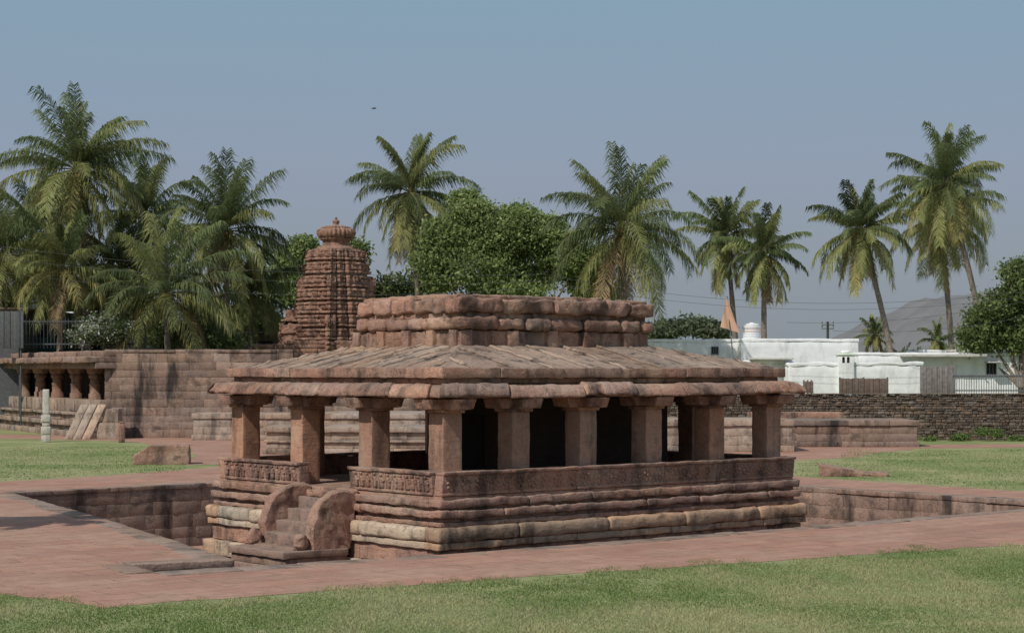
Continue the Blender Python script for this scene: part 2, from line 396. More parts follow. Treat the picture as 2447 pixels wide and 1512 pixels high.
def eave():
    mb=MB()
    prof=[(-.30,3.165),(-.16,3.17),(-.07,3.165),(.0,3.15),(.07,3.12),(.12,3.075),(.16,3.02),(.19,2.96),(.21,2.90),(.215,2.865),(.20,2.845),(.16,2.842),(.12,2.87),(.06,2.93),(-.04,2.98),(-.30,3.0)]
    prof=[(o,2.868+(z-2.842)*.80) for o,z in prof]
    for s in range(4):
        L=LU if s in(0,1) else LV
        n=int(L/.022); rows=[]; tints=[]
        cuts=[-.3]
        while cuts[-1]<L+.3: cuts.append(cuts[-1]+R.uniform(1.2,2.3))
        offs=[(R.uniform(-.03,.03),R.uniform(-.022,.022),rt(.2)) for _ in cuts]
        rc=[-.3]
        while rc[-1]<L+.4: rc.append(rc[-1]+R.uniform(.30,.44))
        rt_=[rt(.12,.04) for _ in rc]; ra=[R.uniform(.4,1.2) for _ in rc]
        for i in range(n+1):
            f=i/n; row=[]
            smid=f*L; bi=max(k for k,c in enumerate(cuts) if c<=smid+1e-6); ri=max(k for k,c in enumerate(rc) if c<=smid+1e-6)
            dcut=min(abs(smid-c) for c in cuts)
            oo,zz,tt=offs[bi]; tints.append(tuple(a*b for a,b in zip(tt,rt_[ri])))
            ph=(smid-rc[ri])/(rc[ri+1]-rc[ri]); x=abs(ph-.5)*2
            rib=(.018 if s==0 else .028)*ra[ri]*math.sqrt(max(0,1-x**3))
            groove=-.05 if dcut<.018 else 0
            cn=noise.noise(Vector((smid*1.3,s*3.3,1.)))+.5*noise.noise(Vector((smid*5,s*3.3,1.)))
            chip=-.13*max(0,cn-.35)
            for (o,z) in prof:
                wgt=min(1,max(0,(o+.3)/.2))
                k=(rib+groove+oo)*wgt
                e=o+k*.9-.01; zq=z+(k*.7 if o>-.16 and z>2.89 else 0)+zz
                nn=noise.noise_vector(Vector((smid*3,o*6+s*5,z*6)))*.018*wgt+noise.noise_vector(Vector((smid*11,o*20+s*5,z*20)))*.008*wgt
                e+=nn.x+chip*max(0,min(1,(o-.05)/.1)); zq+=nn.z-(chip*.6 if z<2.95 and o>.05 else 0)
                ss=-e+(L+2*e)*f
                if s==0: p=(ss,-e,zq)
                elif s==1: p=(LU-ss,LV+e,zq)
                elif s==2: p=(-e,LV-ss,zq)
                else: p=(LU+e,ss,zq)
                row.append(p)
            rows.append(row)
        mb.grid(rows,tint=lambda i,j:tints[i])
    return mb
mk('eave',eave(),M_stone,T,label='drooping ribbed stone eave with black weather stains')
mb=MB()
chain(mb,-.24,.5,3.142,3.245,1.3,2.6,r=.012,amp=.012,jit=.015)
chain(mb,-.11,.6,3.25,3.455,1.0,2.2,r=.015,amp=.018,jit=.025,zj=.012,tv=.18)
mk('roof_edge',mb,M_stone,T)
def roofh():
    mb=MB(); st=.03; i0=.16
    nu=int((LU-2*i0)/st); nv=int((LV-2*i0)/st); rows=[]; rnd={}; tt=[]
    for i in range(nu+1):
        u=i0+(LU-2*i0)*i/nu; row=[]; tr=[]
        for j in range(nv+1):
            v=i0+(LV-2*i0)*j/nv
            ds=[v,LV-v,u,LU-u]; s=min(range(4),key=lambda k:ds[k]); d=ds[s]; c=u if s<2 else v
            dd=min(d,2.5)-i0
            cc=c+.04*noise.noise(Vector((c*.5,d*.7,s)))
            pitch=.62 if s>=2 else 1.05
            q=cc/pitch; cell=math.floor(q); ph=q-cell
            if (s,cell) not in rnd: rnd[(s,cell)]=(R.uniform(-.014,.014),R.uniform(.025,.05),R.uniform(-.03,.03),R.uniform(.3,1.7),R.uniform(.045,.075),rt(.17,.06),rt(.17,.06))
            off,rh,tl,brk,w,t1,t2=rnd[(s,cell)]
            x=min(ph,1-ph)*pitch; rib=0
            er=.6+.8*noise.noise(Vector((cell*3.7,d*2.2,s)))
            if x<w: rib=rh*(1-(x/w)**4)*max(.1,er)
            elif x<w+.03: rib=-.015
            nb=d<brk+.3
            if s<2: nb=True
            z=3.425+dd*.238+off*(1 if nb else -1)+tl*(ph-.5)+rib*min(1,max(0,(d-.2)/.25))
            if s>=2 and abs(d-brk-.3)<.018: z-=.02
            z+=.014*noise.noise(Vector((u*3,v*3,0)))+.014*noise.noise(Vector((u*.8,v*.8,3)))+.009*noise.noise(Vector((u*10,v*10,0)))
            m=min(abs(ds[a]-d) for a in range(4) if a!=s)
            if m<.10: z+=.025*math.sqrt(1-(m/.10)**2)
            row.append((u,v,z)); t=t1 if nb else t2
            if x<w: t=tuple(a*1.08 for a in t)
            elif x<w+.03: t=tuple(a*.55 for a in t)
            tr.append(t)
        rows.append(row); tt.append(tr)
    mb.grid(rows,tint=lambda i,j:tt[i][j])
    return mb
mk('roof',roofh(),M_roof,T,label='sloping roof of long stone slabs with raised joint ribs')
RC=(2.35,7.98,2.40,5.95)
mb=MB()
mb.rbox(RC[0]+.15,RC[1]-.15,RC[2]+.15,RC[3]-.15,3.8,4.97,res=1,r=.03,amp=.02)
chain(mb,.02,.3,3.90,4.26,.7,1.9,r=.015,amp=.028,res=.08,rect=RC,jit=.04,tv=.22,freq=3.5,gap=.01)
chain(mb,.12,.4,4.28,4.55,.5,1.3,r=.08,amp=.04,res=.06,rect=RC,jit=.045,tv=.22,zj=.015,freq=4,gap=.03)
chain(mb,-.03,.3,4.52,4.66,.5,1.3,r=.03,amp=.03,rect=RC,jit=.03)
chain(mb,.09,.6,4.65,4.96,.6,1.6,r=.06,amp=.055,res=.06,rect=RC,jit=.045,tv=.2,zj=.025,freq=4,gap=.014)
x=RC[0]
while x<RC[1]:
    mb.rbox(x,x+.3,RC[2]-.1,RC[2]+.1,3.9,4.27,res=.08,r=.015,amp=.025,tint=rt()); x+=R.uniform(1.,1.4)
x=RC[2]
while x<RC[3]:
    mb.rbox(RC[0]-.1,RC[0]+.1,x,x+.25,3.9,4.27,res=.08,r=.015,amp=.025,tint=rt()); x+=R.uniform(.8,1.)
mk('clerestory',mb,M_stone,T,label='raised eroded stone tier crowning the roof')
mb=MB()
for i in range(4):
    mb.rbox(RC[0]+.0+i*1.42,RC[0]+1.40+i*1.42,RC[2]+.05,RC[3]-.05,4.92,5.02+R.uniform(-.02,.03),res=.15,r=.03,amp=.04,tint=rt(.15))
mk('top_slab',mb,M_stone,T)
S=empty('staircase',(0,0,0),0,parent=T)
V0,V1=2.70,4.78
for i in range(5):
    mb=MB(); zt=.93-i*.235-.2
    mb.rbox(-.28*(i+1)-.08,-.2,2.98,4.50,zt-.30,zt,res=.12,r=.015,amp=.018,tint=rt(.1))
    mk('step',mb,M_step,S)
mb=MB(); mb.rbox(-1.92,-.35,V0-.05,V1,-.38,-.24,res=.15,r=.015,amp=.018)
mb.rbox(-1.86,-.35,V0+.0,V1-.03,-.55,-.383,res=.15,r=.015,amp=.015)
mb.rbox(-1.92,-.3,V0-.03,V1,-1.84,-.553,res=.3,r=.03,amp=.015)
mk('landing',mb,M_step,S)
def scroll(v0,v1):
    mb=MB(); out=[]; N=30
    for i in range(N+1):
        t=i/N; a=math.pi/2*t
        out.append((-.05-1.12*math.sin(a)**.9, -.24+1.22*max(0,math.cos(a))**.45 if t<1 else -.24))
    n1=10; rows=[]
    for k in range(n1+1):
        f=k/n1; v=v0+(v1-v0)*f; e=1-abs(2*f-1)**7; row=[]
        for (a,b) in out:
            cx,cz=-.3,-.1; s=.965+.035*e
            q=noise.noise_vector(Vector((a*2.5,v*2.5,b*2.5)))*.07+noise.noise_vector(Vector((a*9,v*9,b*9)))*.022
            row.append((cx+(a-cx)*s+q.x,v+q.y*.4,cz+(b-cz)*s+q.z))
        rows.append(row)
    mb.grid(rows)
    for f in (0,n1):
        cap=[]; M=24
        for m in range(M+1):
            g=m/M; rr=[]
            for p in rows[f]:
                x,y,z=-.25+(p[0]+.25)*g,p[1],-.25+(p[2]+.25)*g
                d=.008*math.exp(-((g-.80)/.03)**2)+.028*noise.noise(Vector((x*5,0,z*5)))*min(1,(1-g)*8)
                rr.append((x,y+(d if f==0 else -d),z))
            cap.append(rr)
        mb.grid(cap)
    return mb
for v0,v1 in ((2.72,2.99),(4.49,4.76)):
    b=mk('balustrade',scroll(v0,v1),M_stone,S,label='worn curved trunk-shaped stone balustrade')
    m2=MB(); m2.ball((-1.38,(v0+v1)/2,-.08),.17,nu=24,nv=18,sc=(1,.78,1))
    for i in range(len(m2.V)):
        p=Vector(m2.V[i]); p+=noise.noise_vector(p*5)*.05+noise.noise_vector(p*13)*.015; m2.V[i]=tuple(p)
    k=mk('scroll_ball',m2,M_stone,T); k.parent=b
# ------------------------------------------------------------------ left hall + wall
def rotfn(cx,cy,a):
    c,s=math.cos(a),math.sin(a)
    return lambda p:(cx+p[0]*c-p[1]*s,cy+p[0]*s+p[1]*c,p[2])
H=empty('pillared_hall',(PX(250,93),93,0),0,'old sandstone temple hall with open pillared porch and blank ashlar wall','temple')
mb=MB()
blockwall(mb,(0,0),(9.5,0),0,4.3,.40,1.2,.5,side=1,tv=.2,res=.5,coping=1,cthick=.7,amp=.02,r=.006)
mk('wall',mb,M_wall,H)
d=Vector((-9.7,17,0)).normalized(); ang=math.atan2(d.y,d.x)
fn=rotfn(0,0,ang)   # +y local = outward
mb=MB()
for (z0,z1,o) in ((-.02,.3,1.1),(.302,.55,.75),(.552,.8,.95),(.802,1.1,.6),(1.102,1.25,.8),(1.252,1.9,.35)):
    x=-.2
    while x<19:
        e=x+R.uniform(1,1.8); mb.rbox(x,e-.01,-3.5,o+R.uniform(-.03,.03),z0,z1,res=.4,r=.03,amp=.03,fn=fn,tint=tuple(a*.8 for a in rt(.18))); x=e
mk('plinth',mb,M_pale2,H)
for i,px in enumerate((215,170,125,85,47,12)):
    r=(px-CX)/F; x0,y0=PX(250,93),93
    t=(r*y0-x0)/(d.x-r*d.y)
    bx,by=d.x*t+.25,d.y*t+.15
    mb=MB()
    pr=[(1.9,.36),(2.2,.36),(2.22,.30),(2.62,.30),(2.66,.34),(2.74,.28),(2.95,.27),(3.0,.34),(3.14,.38),(3.2,.28),(3.25,.42),(3.5,.5)]
    mb.tube([(bx,by,z) for z,_ in pr],[q for _,q in pr],12,tint=tuple(a*.8 for a in rt(.15)))
    mk('column',mb,M_stone,H)
mb=MB()
x=-.3
while x<19:
    e=x+R.uniform(1.6,2.4); mb.rbox(x,e-.01,-4,.55+R.uniform(-.05,.05),3.5,3.8,res=.5,r=.03,amp=.03,fn=fn,tint=rt(.15))
    mb.rbox(x,e-.01,-4,1.1+R.uniform(-.15,.05),3.802,4.1,res=.4,r=.04,amp=.07,fn=fn,tint=rt(.15))
    mb.rbox(x,e-.01,-4,.3+R.uniform(-.15,.05),4.102,4.4,res=.5,r=.03,amp=.05,fn=fn,tint=rt(.15)); x=e
mk('roof',mb,M_step,H)
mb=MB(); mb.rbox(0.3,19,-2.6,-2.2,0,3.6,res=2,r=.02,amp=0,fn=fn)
mk('inner_wall',mb,M_shade,H)
mb=MB(); blockwall(mb,(0,0),(22,0),0,1.9,.38,1.2,.5,side=1,tv=.2,res=.6,amp=.02,r=.006)
mk('boundary_wall',mb,M_wall,None,(PX(600,98),98,0),0,'low dark sandstone boundary wall behind the temple','wall')
# ------------------------------------------------------------------ tower temple
TY=110; TXc=PX(803,TY)
TT=empty('tower_shrine',(TXc,TY,0),math.radians(43),'red sandstone shrine with tall curved tower and ribbed finial','temple')
def plan(t):
    s=t/(2*math.pi)*4; k=int(s)%4; f=(s-int(s))*2-1
    a=abs(f)
    o=.0 if a>.70 else (.10 if a>.36 else .22)
    if .66<a<.72 or .32<a<.38: o-=.18
    if a<.035: o-=.03
    x,y=1.0+o-.14,f*(.92)
    for _ in range(k): x,y=-y,x
    return x,y,a,k
def tower():
    mb=MB(); NA=288; rows=[]
    z0,z1=3.5,10.6
    Z=[z0+(z1-z0)*i/230 for i in range(231)]
    for z in Z:
        g=max(0,(z-4.5)/(z1-4.5)); hw=2.34*(1-.41*g**1.25)
        if g>.96: hw*=1-(g-.96)*2
        q=(z-z0)/(z1-z0)*9
        def lay(ph):
            if ph<.14: return -.12
            if ph<.32: return .055
            if ph<.40: return -.05
            if ph<.80: return .03*math.sin((ph-.4)/.4*math.pi)
            return .055
        row=[]
        for j in range(NA):
            t=2*math.pi*j/NA; x,y,a,k=plan(t)
            if a<.34: b=lay(q%1)*.9
            elif a<.7: b=lay(q%1)
            else: b=lay(q%1) if int(q)%3 else .08*math.sin((q%1)*math.pi)+.05*abs(math.cos(a*70))
            carv=.07*noise.noise(Vector((x*hw*3.5,y*hw*3.5,z*4)))+.06*noise.noise(Vector((x*hw*8,y*hw*8,z*8)))
            if a<.34: carv+=.05*math.cos(y*hw*12 if abs(x)>abs(y) else x*hw*12)*(1 if q%1>.35 else 0)
            elif a<.7 and .4<(q%1)<.78: carv-=.09*(1 if abs(a-.52)<.07 else 0)
            r=hw*(1+b*.9); row.append((x*(r+carv),y*(r+carv),z+.02*noise.noise(Vector((x*8,y*8,z*3)))))
        rows.append(row)
    rows.append([(p[0]*.4,p[1]*.4,z1+.05) for p in rows[-1]])
    mb.grid(rows,close=True)
    return mb
mk('tower',tower(),M_tower,TT)
def lathe(mb,prof,n=48,rib=0,nr=24,tint=(1,1,1)):
    rows=[]
    for r,z in prof:
        row=[]
        for j in range(n):
            an=2*math.pi*j/n; rr=r*(1+rib*abs(math.sin(nr*.5*an))*(1 if r>.6 else 0))*(1+.05*noise.noise(Vector((math.cos(an)*3,math.sin(an)*3,z*4))))
            row.append((rr*math.cos(an),rr*math.sin(an),z))
        rows.append(row)
    mb.grid(rows,tint,True)
mb=MB(); lathe(mb,[(1.45,10.5),(1.45,10.62),(1.15,10.65),(1.1,10.78),(.82,10.82),(.80,11.1),(.88,11.15),(1.0,11.22),(.9,11.3)])
mk('neck',mb,M_tower,TT)
mb=MB(); lathe(mb,[(.85,11.26),(.95,11.32),(1.03,11.45),(1.06,11.6),(1.03,11.75),(.95,11.84),(.75,11.87),(.8,11.9),(.74,11.96),(.5,12.04),(.25,12.08)],n=176,rib=.11,nr=26)
mk('ribbed_disc',mb,M_tower,TT)
mb=MB(); lathe(mb,[(.28,12.06),(.14,12.12),(.2,12.2),(.22,12.3),(.13,12.38),(.08,12.42),(.1,12.46),(.03,12.54),(.005,12.6)],n=20)
mk('finial',mb,M_tower,TT)
mb=MB()
mb.rbox(-2.3,2.3,-2.3,2.3,0,3.5,res=.8,r=.05,amp=.03)
mb.rbox(-2.6,2.6,-2.6,2.6,3.5,3.75,res=.6,r=.08,amp=.03)
mk('wall',mb,M_tower,TT)
mb=MB(); pf=rotfn(0,0,-math.radians(43)+math.radians(-8))
mb.rbox(-3.2,-1.3,-1.1,1.1,3.7,6.2,res=.12,r=.05,amp=.14,freq=3.5,fn=pf)
mb.rbox(-2.9,-1.0,-.8,.8,6.2,7.0,res=.12,r=.08,amp=.14,freq=3.5,fn=pf)
mb.rbox(-3.35,-2.6,-.8,.8,4.4,5.7,res=.1,r=.06,amp=.12,freq=4,fn=pf)
for z in (4.2,4.9,5.6,6.3): mb.rbox(-3.4+(z-4.2)*.15,-1.0,-1.2,1.2,z,z+.12,res=.2,r=.03,amp=.04,fn=pf)
mk('tower_porch',mb,M_tower,TT)
mb=MB()
rf=rotfn(0,0,-math.radians(43))
for (a,b,z0,z1) in ((-5.0,2.6,4.45,4.68),(-5.2,1.8,4.2,4.44),(-4.6,2.2,4.7,4.92),(-2.8,2.4,4.93,5.15)):
    x=a
    while x<b:
        e=min(b,x+R.uniform(1.2,1.8)); mb.rbox(x,e,-2.6,2.6,z0,z1,res=.3,r=.03,amp=.05,fn=rf,tint=rt(.15)); x=e
mb.rbox(-4.6,2.3,-2.3,2.4,0,4.3,res=1,r=.03,amp=.02,fn=rf)
mk('hall_roof',mb,M_tower,TT)
# ------------------------------------------------------------------ platforms
def platform(x0,x1,y0,y1,h,label,mat=M_pale2,rot=0,plain=False):
    mb=MB(); w=x1-x0; dp=y1-y0; f=rotfn(0,0,rot)
    def ring(o,za,zb,r,amp):
        x=-o
        while x<w+o-.01:
            e=min(w+o,x+R.uniform(1.4,2.8))
            if w+o-e<.7:e=w+o
            mb.rbox(x,e-.004,-o+R.uniform(-.012,.012),dp+o,za,zb,res=.35,r=r,amp=amp,fn=f,tint=rt(.14),cap=9); x=e
    if plain: ring(.08,0,h*.2,.02,.02); ring(.0,h*.202,h*.5,.01,.012); ring(.0,h*.502,h*.80,.01,.012); ring(.08,h*.802,h,.015,.015)
    else: ring(.14,0,h*.2,.02,.02); ring(.0,h*.202,h*.42,.02,.015); ring(.1,h*.422,h*.52,.02,.02); ring(.0,h*.522,h*.80,.02,.015); ring(.13,h*.802,h,.02,.018)
    mk('stone_platform',mb,mat,None,(x0,y0,0),0,label,'platform')
platform(PX(462,90),PX(1040,90),90,96,1.3,'low plain sandstone platform behind the temple',rot=-.03,plain=True)
platform(PX(637,75),PX(1060,75),75,79,1.1,'low pale sandstone platform with stepped mouldings')
platform(PX(1560,77),PX(1893,77),77,81,1.35,'low sandstone platform beside the paved path',plain=True)
platform(PX(1905,82),PX(2192,82),82,86,1.18,'long low weathered sandstone platform on the lawn',mat=M_wall,plain=True)
platform(PX(1800,88),PX(2010,88),88,89.6,1.4,'thin topped sandstone platform near the rubble wall',mat=M_stone,plain=True)
# ------------------------------------------------------------------ rubble wall
mb=MB()
y0=90
x=PX(1560,y0); X1=PX(2800,y0)
z=0; L=X1-x
while z<2.15:
    hh=R.uniform(.09,.16); xx=0
    while xx<L:
        e=xx+R.uniform(.1,.38)
        mb.rbox(xx,e-.012,R.uniform(-.04,.03),.4,z,z+hh-.008,res=.4,r=.03,amp=.025,freq=5,tint=rt(.4,.1),cap=1); xx=e
    z+=hh
mb.rbox(0,L,.04,.42,0,2.2,res=3,r=.01,amp=0,tint=(.6,.6,.6))
xx=0
while xx<L:
    e=xx+R.uniform(1,1.6); mb.rbox(xx,e-.01,-.06,.5,z+.002,z+.06,res=.5,r=.02,amp=.015,tint=(1.1,1.05,1)); xx=e
mk('rubble_wall',mb,M_rub,None,(x,y0,0),0,'dark rubble stone boundary wall behind the lawn','wall')
# ------------------------------------------------------------------ white houses
def house(pxa,pxb,Y,ptop,depth,label,parts,wig=.05):
    x0=PX(pxa,Y); w=PX(pxb,Y)-x0; h=PZ(ptop,Y)
    e=empty('whitewashed_house',(x0,Y,0),0,label,'house')
    mb=MB(); mb.rbox(0,w,0,depth,0,h-.2,res=.3,r=.05,amp=.045,freq=1.5,cap=40)
    mk('wall',mb,M_white,e)
    mb=MB()
    mb.rbox(-.03,w+.03,-.03,.28,h-.198,h,res=.4,r=.04,amp=wig,freq=1.2,cap=40)
    mb.rbox(-.03,.25,.3,depth,h-.198,h,res=.5,r=.06,amp=.05,freq=1.2)
    mb.rbox(w-.25,w+.03,.3,depth,h-.198,h,res=.5,r=.06,amp=.05,freq=1.2)
    mk('parapet',mb,M_white,e)
    for (kind,a,b,t,bt,dd) in parts:
        xa=PX(a,Y)-x0; xb=PX(b,Y)-x0; zt=PZ(t,Y); zb=PZ(bt,Y)
        mb=MB()
        if kind=='canopy': mb.rbox(xa,xb,-1.0,.5,zb,zt,res=.5,r=.03,amp=.02); mk('canopy',mb,M_roofconc,e)
        elif kind=='window':
            mb.rbox(xa,xb,-.03-.0,.1,zb,zt,res=1,r=.005,amp=0); wd=mk('window',mb,M_dark,e)
            mb=MB()
            for k in range(4): mb.rbox(xa+(xb-xa)*k/3-.02,xa+(xb-xa)*k/3+.02,-.07,-.034,zb,zt,res=1,r=.004,amp=0)
            mb.rbox(xa-.05,xb+.05,-.08,-.036,zb-.06,zb-.002,res=1,r=.004,amp=0)
            q=mk('frame',mb,M_metal,e); q.parent=wd
house(1450,1768,116,810,8,'long low whitewashed house with uneven parapet',[('window',1700,1716,828,845,0)])
house(1772,2052,114,809,8,'whitewashed flat-roofed house with bulging plaster',[])
house(1700,1895,106,860,5,'low whitewashed outbuilding behind the temple',[('canopy',1790,1890,855,860,0)])
house(1885,2205,104,866,6,'rough whitewashed garden house with uneven walls',[('window',1925,1940,912,932,0)],.12)
house(2052,2640,112,842,9,'white plastered house with concrete canopy and barred window',[('canopy',2150,2350,846,853,0),('window',2357,2380,868,894,0),('canopy',2352,2386,864,867,0)])
house(2205,2440,122,836,5,'cream flat-roofed house behind a white one',[('canopy',2260,2460,836,842,0)])
Y=103; x0=PX(2010,Y); w=PX(2048,Y)-x0
e=empty('gate_turret',(x0,Y+.8,0),0,'small white stepped turret with two arched niches','turret')
mb=MB(); h=PZ(840,Y); mb.rbox(0,w,0,.8,0,h-.2,res=.4,r=.03,amp=.01); mb.rbox(-.06,w+.06,-.06,.86,h-.198,h-.1,res=.4,r=.02,amp=.01,tint=(.9,1,.8)); mb.rbox(.2,w-.2,.1,.7,h-.1,h+.08,res=.3,r=.08,amp=.01); mk('wall',mb,M_white,e)
for k in (.25,.55):
    mb=MB(); mb.rbox(w*k-.02,w*k+.13,-.01,.1,h-.62,h-.35,res=.3,r=.01,amp=0); mb.tube([(w*k+.055,-.01,h-.35),(w*k+.055,.1,h-.35)],.075,12); mk('niche',mb,M_dark,e)
def pickets(name,pxa,pxb,Y,pt,pb,mat,label,cat,step=.13,solid=False,wd=.03):
    x0=PX(pxa,Y); w=PX(pxb,Y)-x0; zt=PZ(pt,Y); zb=PZ(pb,Y)
    e=empty(name,(x0,Y,0),0,label,cat)
    mb=MB(); x=0
    while x<w:
        if solid: mb.rbox(x,x+step*1.02,0 if int(x/step)%2 else .03,.05,zb,zt-R.uniform(0,.04),res=2,r=.008,amp=0,tint=rt(.1))
        else: mb.rbox(x,x+wd,0,.03,zb,zt,res=2,r=.004,amp=0)
        x+=step
    if not solid:
        for z in (zb+.12*(zt-zb),zt-.1*(zt-zb)): mb.rbox(-.05,w+.05,.02,.08,z,z+.05,res=3,r=.005,amp=0)
    mk('panel' if solid else 'pickets',mb,mat,e)
    mb=MB()
    for z in (zb+.14*(zt-zb),zt-.16*(zt-zb)): mb.rbox(-.05,w+.05,.085,.13,z,z+.05,res=3,r=.005,amp=0)
    for xx in (0,w/2,w): mb.rbox(xx-.04,xx+.04,.1,.18,0,zt+.05,res=3,r=.005,amp=0)
    mk('frame',mb,mat,e)
pickets('metal_fence',2280,2700,97,893,940,M_metal,'grey picket fence in front of the white house','fence')
pickets('metal_gate',2202,2280,98,875,940,M_gate,'grey corrugated metal gate','gate',.14,True)
pickets('metal_fence',2008,2122,98,903,940,M_rust,'rusty brown corrugated fence panel','fence',.16,True)
pickets('metal_fence',1922,1940,99,910,938,M_rust,'small rusty fence panel','fence',.16,True)
pickets('metal_fence',45,345,104,762,832,M_metald,'dark grey picket fence above the old hall','fence',.2,False,.022)
pickets('metal_fence',-60,48,103,742,832,M_metald,'dark corrugated sheet fence above the old hall','fence',.18,True)
pickets('metal_fence',430,640,108,824,840,M_metald,'low picket fence behind the old wall','fence',.25,False,.03)
def shed(pxa,pxb,Y,pt,depth,mat,roofm,label):
    x0=PX(pxa,Y); w=PX(pxb,Y)-x0; h=PZ(pt,Y)
    e=empty('village_house',(x0,Y,0),0,label,'house')
    mb=MB(); mb.rbox(0,w,0,depth,0,h-.15,res=.8,r=.04,amp=.03); mk('wall',mb,mat,e)
    mb=MB(); mb.rbox(-.3,w+.3,-.4,depth+.3,h-.148,h,res=.8,r=.04,amp=.04); mk('roof',mb,roofm,e)
    mb=MB(); mb.rbox(w*.4,w*.4+.9,-.03,.1,h-1.6,h-.6,res=1,r=.005,amp=0); mk('window',mb,M_dark,e)
shed(50,122,112,742,5,M_teal,M_metal,'small dark teal shed with metal roof')
shed(-80,50,108,735,5,M_metald,M_rust,'grey sheet-metal village house')
shed(118,345,116,776,6,M_gate,M_roofconc,'grey plastered village house behind palm trees')
shed(550,720,118,792,6,M_rust,M_rust,'brown tiled village house behind the old wall')
shed(345,420,121,775,5,M_rust,M_rust,'dark village house under palm trees')
def tank(px,Y,pt,pb,r,label):
    mb=MB(); zt=PZ(pt,Y); zb=PZ(pb,Y); h=zt-zb
    e=empty('water_tank',(PX(px,Y),Y,zb),0,label,'water tank')
    pr=[(0,r*.98)]
    for i in range(6): pr+=[(h*.8*(i+.1)/6,r),(h*.8*(i+.8)/6,r),(h*.8*(i+.9)/6,r*.94)]
    pr+=[(h*.8,r),(h*.92,r*.7),(h*.94,r*.3),(h,r*.3)]
    mb.tube([(0,0,z) for z,_ in pr],[q for _,q in pr],20); mk('tank_body',mb,M_plastic,e)
    mb=MB(); mb.tube([(0,0,h*.42),(0,0,h*.47)],r*1.02,20); mb.tube([(0,0,h*.6),(0,0,h*.64)],r*1.02,20); mk('band',mb,M_orange,e)
    mb=MB()
    for a in range(4): mb.tube([(r*.7*math.cos(a*1.57),r*.7*math.sin(a*1.57),-1.2),(r*.7*math.cos(a*1.57),r*.7*math.sin(a*1.57),0)],.05,6)
    mk('stand',mb,M_metal,e)
tank(1797,116,770,810,.58,'white ribbed plastic water tank with orange bands')
def slabtank(px0,px1,Y,pt,pb):
    mb=MB(); mb.rbox(0,PX(px1,Y)-PX(px0,Y),0,1,PZ(pb,Y),PZ(pt,Y),res=.3,r=.12,amp=.03)
    mk('rooftop_tank',mb,M_plastic,None,(PX(px0,Y),Y,0),0,'white covered water tank on a village roof','water tank')
slabtank(42,92,113,728,745); slabtank(110,176,117,745,777)
FY=108; fx=PX(1768,FY)
e=empty('temple_flag',(fx,FY,0),0,'faded orange triangular cloth flag on a pole','flag')
mb=MB(); mb.tube([(0,0,0),(-.75,0,PZ(708,FY))],[.05,.03],8); mk('pole',mb,M_metal,e)
mb=MB(); rows=[]
zt=PZ(712,FY)
for i in range(18):
    t=i/17; row=[]
    for j in range(10):
        s=j/9
        xr=-.75+.72*t; xl=-.8-.35*t
        x=xr+(xl-xr)*s; z=zt-(2.05*t)-(-.35*s*t)
        row.append((x,.1*math.sin(s*9+t*4)*t-.06,z))
    rows.append(row)
mb.grid(rows); mk('cloth',mb,M_orange,e)
UY=150; e=empty('utility_pole',(PX(1978,UY),UY,0),0,'concrete electric pole with cross arms','utility pole')
mb=MB(); mb.tube([(0,0,0),(0,0,PZ(768,UY))],[.14,.1],8); mk('post',mb,M_metal,e)
for zz in (776,785):
    mb=MB(); mb.rbox(-.5,.5,-.05,.05,PZ(zz,UY)-.05,PZ(zz,UY)+.05,res=2,r=.01,amp=0)
    for q in (-.45,0,.45): mb.tube([(q,0,PZ(zz,UY)+.05),(q,0,PZ(zz,UY)+.25)],.05,6)
    mk('cross_arm',mb,M_metal,e)
def wire(pa,pb,Ya,Yb,sag,label='thin black overhead electric cable'):
    a=Vector((PX(pa[0],Ya),Ya,PZ(pa[1],Ya))); b=Vector((PX(pb[0],Yb),Yb,PZ(pb[1],Yb)))
    mb=MB(); pts=[]
    for i in range(33):
        t=i/32; p=a.lerp(b,t); p.z-=sag*4*t*(1-t); pts.append(p-a)
    mb.tube(pts,.009,4); mk('power_line',mb,M_wire,None,tuple(a),0,label,'power line',group='overhead electric cables')
wire((-200,560),(1300,655),101,101,.8); wire((-200,590),(1300,672),101,101,.8); wire((-200,620),(1250,690),101.4,101.4,1.)
wire((1300,655),(2700,655),101,101,1.6); wire((1300,672),(2700,668),101,101,1.6); wire((1880,770),(2700,655),104,98,.8); wire((1990,790),(2700,690),104,98,.8)
# ------------------------------------------------------------------ loose stones etc
Y=66.5
mb=MB()
def bf(p):
    k=max(0,min(1,(.6-p.x)/.6)); return (p.x,p.y,p.z*(1-.5*k))
mb.rbox(0,2.0,0,1.1,0,.72,res=.09,r=.03,amp=.05,freq=2.2,fn=bf)
mk('stone_block',mb,M_stone,None,(PX(318,Y),Y,-.03),.12,'rough reddish fallen stone block lying on the grass','stone block')
Y=59
mb=MB(); mb.rbox(0,2.2,0,.8,0,.45,res=.08,r=.03,amp=.07,freq=2.5,fn=lambda p:(p.x,p.y+.1*p.x,p.z*(1-.62*min(1,max(0,p.x)/1.6)**.8)))
mk('stone_block',mb,M_stone,None,(PX(1957,Y),Y,-.03),-.15,'low irregular reddish stone slab lying on the lawn','stone block')
Y=87.5
mb=MB(); h=PZ(930,Y)
mb.rbox(-.2,.2,-.2,.2,0,.35,res=.15,r=.02,amp=.015); mb.rbox(-.22,.22,-.22,.22,.352,.75,res=.15,r=.04,amp=.015); mb.rbox(-.17,.17,-.17,.17,.752,.95,res=.15,r=.04,amp=.02); mb.rbox(-.21,.21,-.21,.21,.952,1.3,res=.15,r=.04,amp=.015); mb.rbox(-.15,.15,-.15,.15,1.302,h,res=.15,r=.03,amp=.012)
mk('stone_post',mb,M_post,None,(PX(110,Y),Y,0),.2,'pale carved stone post standing on the grass edge','stone post')
